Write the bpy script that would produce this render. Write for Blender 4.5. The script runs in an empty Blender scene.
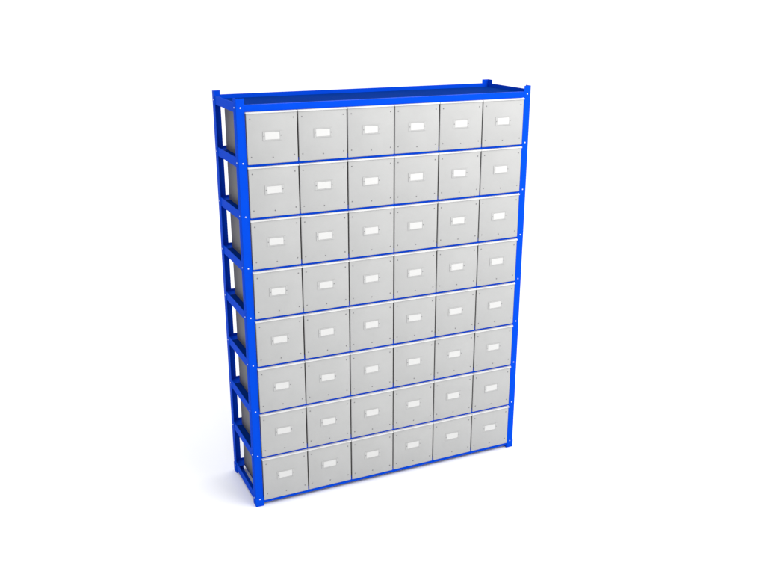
import bpy, bmesh, math
from mathutils import Matrix, Vector

scene = bpy.context.scene
COL = scene.collection

# ------------------------------------------------------------------ materials
def srgb(r, g, b):
    def f(c):
        c /= 255.0
        return c / 12.92 if c <= 0.04045 else ((c + 0.055) / 1.055) ** 2.4
    return (f(r), f(g), f(b), 1.0)

def material(name, color, rough=0.5, spec=0.3, metallic=0.0, noise=0.0, nscale=40.0,
             bump=0.0, bscale=300.0, coat=0.0, ior=1.5):
    m = bpy.data.materials.new(name)
    m.use_nodes = True
    nt = m.node_tree
    b = nt.nodes['Principled BSDF']
    b.inputs['Base Color'].default_value = color
    b.inputs['Roughness'].default_value = rough
    b.inputs['Specular IOR Level'].default_value = spec
    b.inputs['Metallic'].default_value = metallic
    b.inputs['IOR'].default_value = ior
    b.inputs['Coat Weight'].default_value = coat
    tc = nt.nodes.new('ShaderNodeTexCoord')
    geo = nt.nodes.new('ShaderNodeNewGeometry')
    if noise > 0:
        # world position keeps the mottling different on every copy
        n = nt.nodes.new('ShaderNodeTexNoise')
        n.inputs['Scale'].default_value = nscale
        n.inputs['Detail'].default_value = 6.0
        n.inputs['Roughness'].default_value = 0.6
        nt.links.new(geo.outputs['Position'], n.inputs['Vector'])
        r = nt.nodes.new('ShaderNodeMapRange')
        r.inputs['From Min'].default_value = 0.3
        r.inputs['From Max'].default_value = 0.7
        r.inputs['To Min'].default_value = 1.0 - noise
        r.inputs['To Max'].default_value = 1.0 + noise
        nt.links.new(n.outputs['Fac'], r.inputs['Value'])
        mul = nt.nodes.new('ShaderNodeVectorMath')
        mul.operation = 'SCALE'
        mul.inputs[0].default_value = color[:3]
        nt.links.new(r.outputs['Result'], mul.inputs['Scale'])
        nt.links.new(mul.outputs['Vector'], b.inputs['Base Color'])
        r2 = nt.nodes.new('ShaderNodeMapRange')
        r2.inputs['To Min'].default_value = max(0.05, rough - 0.08)
        r2.inputs['To Max'].default_value = min(1.0, rough + 0.08)
        nt.links.new(n.outputs['Fac'], r2.inputs['Value'])
        nt.links.new(r2.outputs['Result'], b.inputs['Roughness'])
    if bump > 0:
        n2 = nt.nodes.new('ShaderNodeTexNoise')
        n2.inputs['Scale'].default_value = bscale
        n2.inputs['Detail'].default_value = 3.0
        nt.links.new(geo.outputs['Position'], n2.inputs['Vector'])
        bp = nt.nodes.new('ShaderNodeBump')
        bp.inputs['Strength'].default_value = bump
        bp.inputs['Distance'].default_value = 0.001
        nt.links.new(n2.outputs['Fac'], bp.inputs['Height'])
        nt.links.new(bp.outputs['Normal'], b.inputs['Normal'])
    return m

M_BLUE = material('blue_powder_coat', (0.0020, 0.060, 0.60, 1), rough=0.38, spec=0.5, ior=1.03,
                  noise=0.03, nscale=9, bump=0.10, bscale=700)
M_PANEL = material('deep_blue_panel_and_deck_shade', (0.0015, 0.026, 0.205, 1), rough=0.6, spec=0.4, ior=1.015,
                   noise=0.05, nscale=6, bump=0.08, bscale=500)  # top panel's own deep blue; on decks it paints in shade under boxes
M_GREY = material('grey_box_board', (0.402, 0.404, 0.401, 1), rough=0.6, spec=0.5, ior=1.15,
                  noise=0.028, nscale=7, bump=0.12, bscale=450)
M_BODY = material('shade_darkened_body_board', (0.165, 0.160, 0.156, 1), rough=0.45, spec=0.5, ior=1.22,
                  noise=0.05, nscale=9, bump=0.12, bscale=450)  # box grey darkened to paint in the shade of side bays and column gaps
M_LID = material('pale_lid_board', (0.585, 0.585, 0.58, 1), rough=0.5, spec=0.3,
                 noise=0.01, nscale=14, bump=0.08, bscale=450)
M_HOLD = material('grey_label_holder_metal', (0.405, 0.407, 0.404, 1), rough=0.4, spec=0.3)
M_CARD = material('white_label_card', (0.57, 0.57, 0.563, 1), rough=0.75, spec=0.2,
                  noise=0.01, nscale=90)
M_RIVET = material('dull_steel_rivet', (0.17, 0.17, 0.175, 1), rough=0.45, spec=0.5, metallic=0.3)
M_BOLT = material('bright_zinc_bolt', (0.62, 0.68, 0.75, 1), rough=0.35, spec=0.5)
M_FLOOR = material('white_studio_floor', (0.945, 0.95, 0.957, 1), rough=0.75, spec=0.15,
                   noise=0.004, nscale=1.5)

# ------------------------------------------------------------------ mesh helpers
def add_box(bm, x0, x1, y0, y1, z0, z1, bev=0.0, seg=2, vertical_only=False):
    t = bmesh.new()
    v = [t.verts.new((x, y, z)) for z in (z0, z1) for y in (y0, y1) for x in (x0, x1)]
    for f in ((0, 2, 3, 1), (4, 5, 7, 6), (0, 1, 5, 4), (2, 6, 7, 3), (0, 4, 6, 2), (1, 3, 7, 5)):
        t.faces.new([v[i] for i in f])
    if bev > 0:
        ed = [e for e in t.edges if not vertical_only or
              abs(e.verts[0].co.z - e.verts[1].co.z) > 1e-6]
        bmesh.ops.bevel(t, geom=ed, offset=bev, segments=seg, profile=0.5, affect='EDGES')
    merge(bm, t)

def merge(bm, t):
    me = bpy.data.meshes.new('tmp')
    t.to_mesh(me); t.free()
    bm.from_mesh(me)
    bpy.data.meshes.remove(me)

def add_prism(bm, pts, a0, a1, place):
    """extrude a closed 2-D outline between a0 and a1; place(u, v, a) -> xyz"""
    t = bmesh.new()
    lo = [t.verts.new(place(u, v, a0)) for u, v in pts]
    hi = [t.verts.new(place(u, v, a1)) for u, v in pts]
    n = len(pts)
    t.faces.new(lo); t.faces.new(hi[::-1])
    for i in range(n):
        t.faces.new((lo[i], hi[i], hi[(i + 1) % n], lo[(i + 1) % n]))
    bmesh.ops.recalc_face_normals(t, faces=t.faces)
    merge(bm, t)

def dome(bm, axis, c, r, h, n=14):
    """low round head standing off a face; axis is the outward unit vector"""
    ax = Vector(axis)
    u = ax.orthogonal().normalized(); w = ax.cross(u)
    t = bmesh.new()
    rings = []
    for rr, hh in ((1.0, 0.0), (1.0, 0.35), (0.8, 0.75), (0.45, 0.96)):
        rings.append([t.verts.new(Vector(c) + (u * math.cos(2 * math.pi * k / n) +
                     w * math.sin(2 * math.pi * k / n)) * r * rr + ax * h * hh) for k in range(n)])
    top = t.verts.new(Vector(c) + ax * h)
    for a, b in zip(rings, rings[1:]):
        for k in range(n):
            t.faces.new((a[k], a[(k + 1) % n], b[(k + 1) % n], b[k]))
    for k in range(n):
        t.faces.new((rings[-1][k], rings[-1][(k + 1) % n], top))
    t.faces.new(rings[0][::-1])
    bmesh.ops.recalc_face_normals(t, faces=t.faces)
    for f in t.faces: f.smooth = True
    merge(bm, t)

def obj(name, bm, mat, parent=None, smooth_angle=None):
    me = bpy.data.meshes.new(name)
    bm.to_mesh(me); bm.free()
    me.materials.append(mat)
    o = bpy.data.objects.new(name, me)
    COL.objects.link(o)
    if parent is not None: o.parent = parent
    if smooth_angle:
        me.shade_smooth()
        me.set_sharp_from_angle(angle=math.radians(smooth_angle))
    return o

def empty(name, loc, label, cat, group=None):
    o = bpy.data.objects.new(name, None)
    COL.objects.link(o)
    o.location = loc
    o.empty_display_size = 0.05
    o['label'] = label; o['category'] = cat
    if group: o['group'] = group
    return o

# ------------------------------------------------------------------ dimensions (metres)
W, D, H = 1.80, 0.488, 2.40
FW, SW, T = 0.045, 0.052, 0.0028          # front flange, side flange, sheet thickness
Z0, STEP = 0.049, 0.2879                  # first level and level spacing
LV = [Z0 + i * STEP for i in range(9)]
X0, PITCH = 0.0455, 0.28460               # first box and column pitch

# ------------------------------------------------------------------ floor
bm = bmesh.new()
S = 400
vs = [bm.verts.new(p) for p in ((-S, -S, 0), (S, -S, 0), (S, S, 0), (-S, S, 0))]
bm.faces.new(vs)
fl = obj('floor', bm, M_FLOOR)
fl['kind'] = 'structure'

# ------------------------------------------------------------------ the rack
rack = empty('shelving_rack', (0, 0, 0),
             'tall blue steel shelving rack holding eight rows of grey boxes', 'shelving rack')

def post(sx, sy):
    """L-angle upright; sx, sy = +1 when the flanges run towards +x / +y"""
    cx = 0 if sx > 0 else W
    cy = 0 if sy > 0 else D
    r = 0.0022
    pts = []
    for k in range(4):                                        # rounded outer corner
        a = math.pi + k / 3 * math.pi / 2
        pts.append((r + r * math.cos(a), r + r * math.sin(a)))
    pts += [(FW, 0), (FW, T), (T, T), (T, SW), (0, SW)]
    bm = bmesh.new()
    add_prism(bm, pts, 0.004, H, lambda u, v, a: (cx + sx * u, cy + sy * v, a))
    p = obj('post', bm, M_BLUE, rack, 30)
    # foot cap
    bm = bmesh.new()
    e = 0.0018
    xs = sorted((cx - sx * e, cx + sx * (FW + 0.003)))
    ys = sorted((cy - sy * e, cy + sy * (SW + 0.0015)))
    add_box(bm, xs[0], xs[1], ys[0], ys[1], 0.0, 0.058, 0.0015, 2)
    obj('foot', bm, M_BLUE, p, 30)
    for z in LV:
        first = z == LV[0]
        off = 0.0018 if first else 0.0
        bm = bmesh.new()
        dome(bm, (0, -sy, 0), (cx + sx * 0.0235, cy - sy * off, z), 0.0040, 0.0025)
        obj('bolt', bm, M_BOLT, p)
        bm = bmesh.new()
        dome(bm, (-sx, 0, 0), (cx - sx * off, cy + sy * 0.032, z), 0.0040, 0.0025)
        obj('bolt', bm, M_BOLT, p)
    return p

for sx in (1, -1):
    for sy in (1, -1):
        post(sx, sy)

for i, z in enumerate(LV):
    # front beam: web with a return at top and a small lip at the bottom
    bm = bmesh.new()
    b = z - 0.0210 if i else z - 0.0300
    t = z + 0.0125
    add_prism(bm, [(0.0030, b), (0.0030, t), (0.033, t), (0.033, t - T), (0.0030 + T, t - T),
                   (0.0030 + T, b + T), (0.018, b + T), (0.018, b)], 0.012, W - 0.012,
              lambda u, v, a: (a, u, v))
    obj('front_beam', bm, M_BLUE, rack)
    # back beam: tall web, ledge the boxes rest on
    bm = bmesh.new()
    y = D - 0.0030
    led = z + 0.0120
    if i < 8:
        prof = [(y, z - 0.025), (y, z + 0.025), (y - T, z + 0.025), (y - T, led),
                (y - 0.075, led), (y - 0.075, led - T), (y - T, led - T), (y - T, z - 0.025)]
    else:
        prof = [(y, z - 0.025), (y, z + 0.025), (y - T, z + 0.025), (y - T, z - 0.025)]
    add_prism(bm, prof,
              0.012, W - 0.012, lambda u, v, a: (a, u, v))
    obj('back_beam', bm, M_BLUE, rack)
    # side beams: web with an inward flange along the bottom
    for s in (1, -1):
        cx = 0 if s > 0 else W
        bm = bmesh.new()
        add_prism(bm, [(0.0030, z - 0.025), (0.0030, z + 0.025), (0.0030 + T, z + 0.025),
                       (0.0030 + T, z - 0.025 + T), (0.044, z - 0.025 + T), (0.044, z - 0.025)],
                  0.0345, D - 0.006,
                  lambda u, v, a, cx=cx, s=s: (cx + s * u, a, v))
        obj('side_beam', bm, M_BLUE, rack)

# recessed sheet closing the top of the rack
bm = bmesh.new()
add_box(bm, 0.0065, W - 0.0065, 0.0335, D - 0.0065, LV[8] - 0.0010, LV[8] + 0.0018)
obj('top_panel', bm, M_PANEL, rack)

# decks under the rows of boxes
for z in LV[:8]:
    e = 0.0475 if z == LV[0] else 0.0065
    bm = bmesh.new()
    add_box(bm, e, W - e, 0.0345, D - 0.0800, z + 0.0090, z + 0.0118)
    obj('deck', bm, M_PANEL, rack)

# ------------------------------------------------------------------ the boxes
def make_box():
    """origin: front left bottom of a box's pitch cell, z = level centre line"""
    root = empty('storage_box', (0, 0, 0), '', 'storage box', 'grey boxes filling the blue rack')
    g = 0.0033
    top = STEP - 0.0225
    bm = bmesh.new()
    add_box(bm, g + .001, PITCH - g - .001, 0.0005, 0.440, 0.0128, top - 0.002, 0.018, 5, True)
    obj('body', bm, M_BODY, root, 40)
    bm = bmesh.new()
    add_box(bm, g, PITCH - g, -0.0085, 0.0, -0.0085, top - 0.0070, 0.0040, 3)
    obj('front_panel', bm, M_GREY, root, 60)
    bm = bmesh.new()
    add_box(bm, 0.0010, PITCH - 0.0010, -0.0130, 0.443, top - 0.0085, top, 0.0022, 3)
    obj('lid', bm, M_LID, root, 60)
    # label holder with its card
    cx, cz = PITCH / 2, 0.1385
    w, h, lip = 0.0535, 0.0250, 0.0045
    bm = bmesh.new()
    y0, y1 = -0.0108, -0.0083
    add_box(bm, cx - w, cx - 0.0405, y0, y1, cz - h, cz + h, 0.0006, 1)
    add_box(bm, cx + 0.0405, cx + w, y0, y1, cz - h, cz + h, 0.0006, 1)
    add_box(bm, cx - 0.0405, cx + 0.0405, y0, y1, cz - h, cz - h + lip, 0.0006, 1)
    add_box(bm, cx - 0.0405, cx + 0.0405, y0, y1, cz + h - lip, cz + h, 0.0006, 1)
    hold = obj('label_holder', bm, M_HOLD, root)
    bm = bmesh.new()
    add_box(bm, cx - 0.0400, cx + 0.0400, -0.0098, -0.0086, cz - 0.0195, cz + 0.0195)
    obj('label_card', bm, M_CARD, hold)
    for s in (-1, 1):
        bm = bmesh.new()
        dome(bm, (0, -1, 0), (cx + s * 0.0470, y0, cz), 0.0025, 0.0016)
        obj('rivet', bm, M_RIVET, hold)
    for x, z in ((0.0235, top - 0.036), (PITCH - 0.0235, top - 0.036),
                 (0.0235, 0.031), (PITCH - 0.0235, 0.031), (PITCH / 2, 0.0240)):
        bm = bmesh.new()
        dome(bm, (0, -1, 0), (x, -0.0085, z), 0.0035, 0.0020)
        obj('rivet', bm, M_RIVET, root)
    return root

def copy_tree(o, parent=None):
    c = o.copy()
    COL.objects.link(c)
    c.parent = parent
    for ch in list(o.children):
        copy_tree(ch, c)
    return c

rows = ['bottom row', 'second row from the bottom', 'third row from the bottom',
        'fourth row from the bottom', 'fourth row from the top', 'third row from the top',
        'second row from the top', 'top row']
cols = ['leftmost', 'second from left', 'third from left', 'third from right',
        'second from right', 'rightmost']
proto = make_box()
for r in range(8):
    for c in range(6):
        b = proto if (r == 0 and c == 0) else copy_tree(proto)
        # hand-placed: each box sits a hair differently
        k = (r * 6 + c) * 12.9898
        j = math.sin(k) * 43758.5453 % 1.0 - 0.5
        j2 = math.sin(k + 4.1) * 24634.6345 % 1.0 - 0.5
        b.location = (X0 + c * PITCH, j * 0.0022, LV[r])
        b.rotation_euler = (0, 0, j2 * 0.0020)
        b['label'] = 'grey box with blank white label, %s in the %s' % (cols[c], rows[r])

# ------------------------------------------------------------------ light
world = bpy.data.worlds.new('World')
scene.world = world
world.use_nodes = True
bg = world.node_tree.nodes['Background']
bg.inputs['Color'].default_value = (0.985, 0.99, 1.0, 1)
wn = world.node_tree
# studio surround: white all round, added dim zone low left darkens side faces
tc = wn.nodes.new('ShaderNodeTexCoord')
sp = wn.nodes.new('ShaderNodeSeparateXYZ')
wn.links.new(tc.outputs['Generated'], sp.inputs[0])
def wmap(sock, a, b, c, d):
    n = wn.nodes.new('ShaderNodeMapRange')
    n.interpolation_type = 'SMOOTHSTEP'
    for k, v in zip(('From Min', 'From Max', 'To Min', 'To Max'), (a, b, c, d)):
        n.inputs[k].default_value = v
    wn.links.new(sock, n.inputs['Value'])
    return n.outputs['Result']
def wmath(op, a, b):
    n = wn.nodes.new('ShaderNodeMath'); n.operation = op
    for i, v in enumerate((a, b)):
        if isinstance(v, (int, float)): n.inputs[i].default_value = v
        else: wn.links.new(v, n.inputs[i])
    return n.outputs[0]
left = wmap(sp.outputs['X'], -0.75, -0.2, 1.0, 0.0)
low = wmap(sp.outputs['Z'], 0.35, 0.75, 1.0, 0.0)
dim = wmath('MULTIPLY', wmath('MULTIPLY', left, low), 0.80)
wn.links.new(wmath('MULTIPLY', wmath('SUBTRACT', 1.0, dim), 1.38), bg.inputs['Strength'])

def area(name, loc, target, size, power, color=(1, 1, 1)):
    l = bpy.data.lights.new(name, 'AREA')
    l.shape = 'SQUARE'; l.size = size; l.energy = power; l.color = color
    o = bpy.data.objects.new(name, l)
    COL.objects.link(o)
    o.location = loc
    o.rotation_euler = (Vector(target) - Vector(loc)).to_track_quat('-Z', 'Y').to_euler()
    return o
area('key_lamp', (2.4, -2.1, 3.95), (1.4, 0, 2.2), 3.2, 105, (1.0, 0.975, 0.945))

# ------------------------------------------------------------------ camera
cam = bpy.data.cameras.new('camera')
co = bpy.data.objects.new('camera', cam)
COL.objects.link(co)
cam.sensor_width = 36.0
cam.lens = 865.12 / 765 * 36.0
cam.clip_end = 2000
R = ((0.909115, -0.416545, 0.000237), (-0.129965, -0.284189, -0.949919), (0.395751, 0.863555, -0.312497))
m = Matrix(((R[0][0], -R[1][0], -R[2][0]), (R[0][1], -R[1][1], -R[2][1]), (R[0][2], -R[1][2], -R[2][2])))
co.matrix_world = Matrix.Translation((-1.19196, -4.41017, 2.86948)) @ m.to_4x4()
scene.camera = co

scene.view_settings.view_transform = 'Standard'
scene.view_settings.look = 'None'
scene.view_settings.exposure = 0
scene.view_settings.gamma = 1
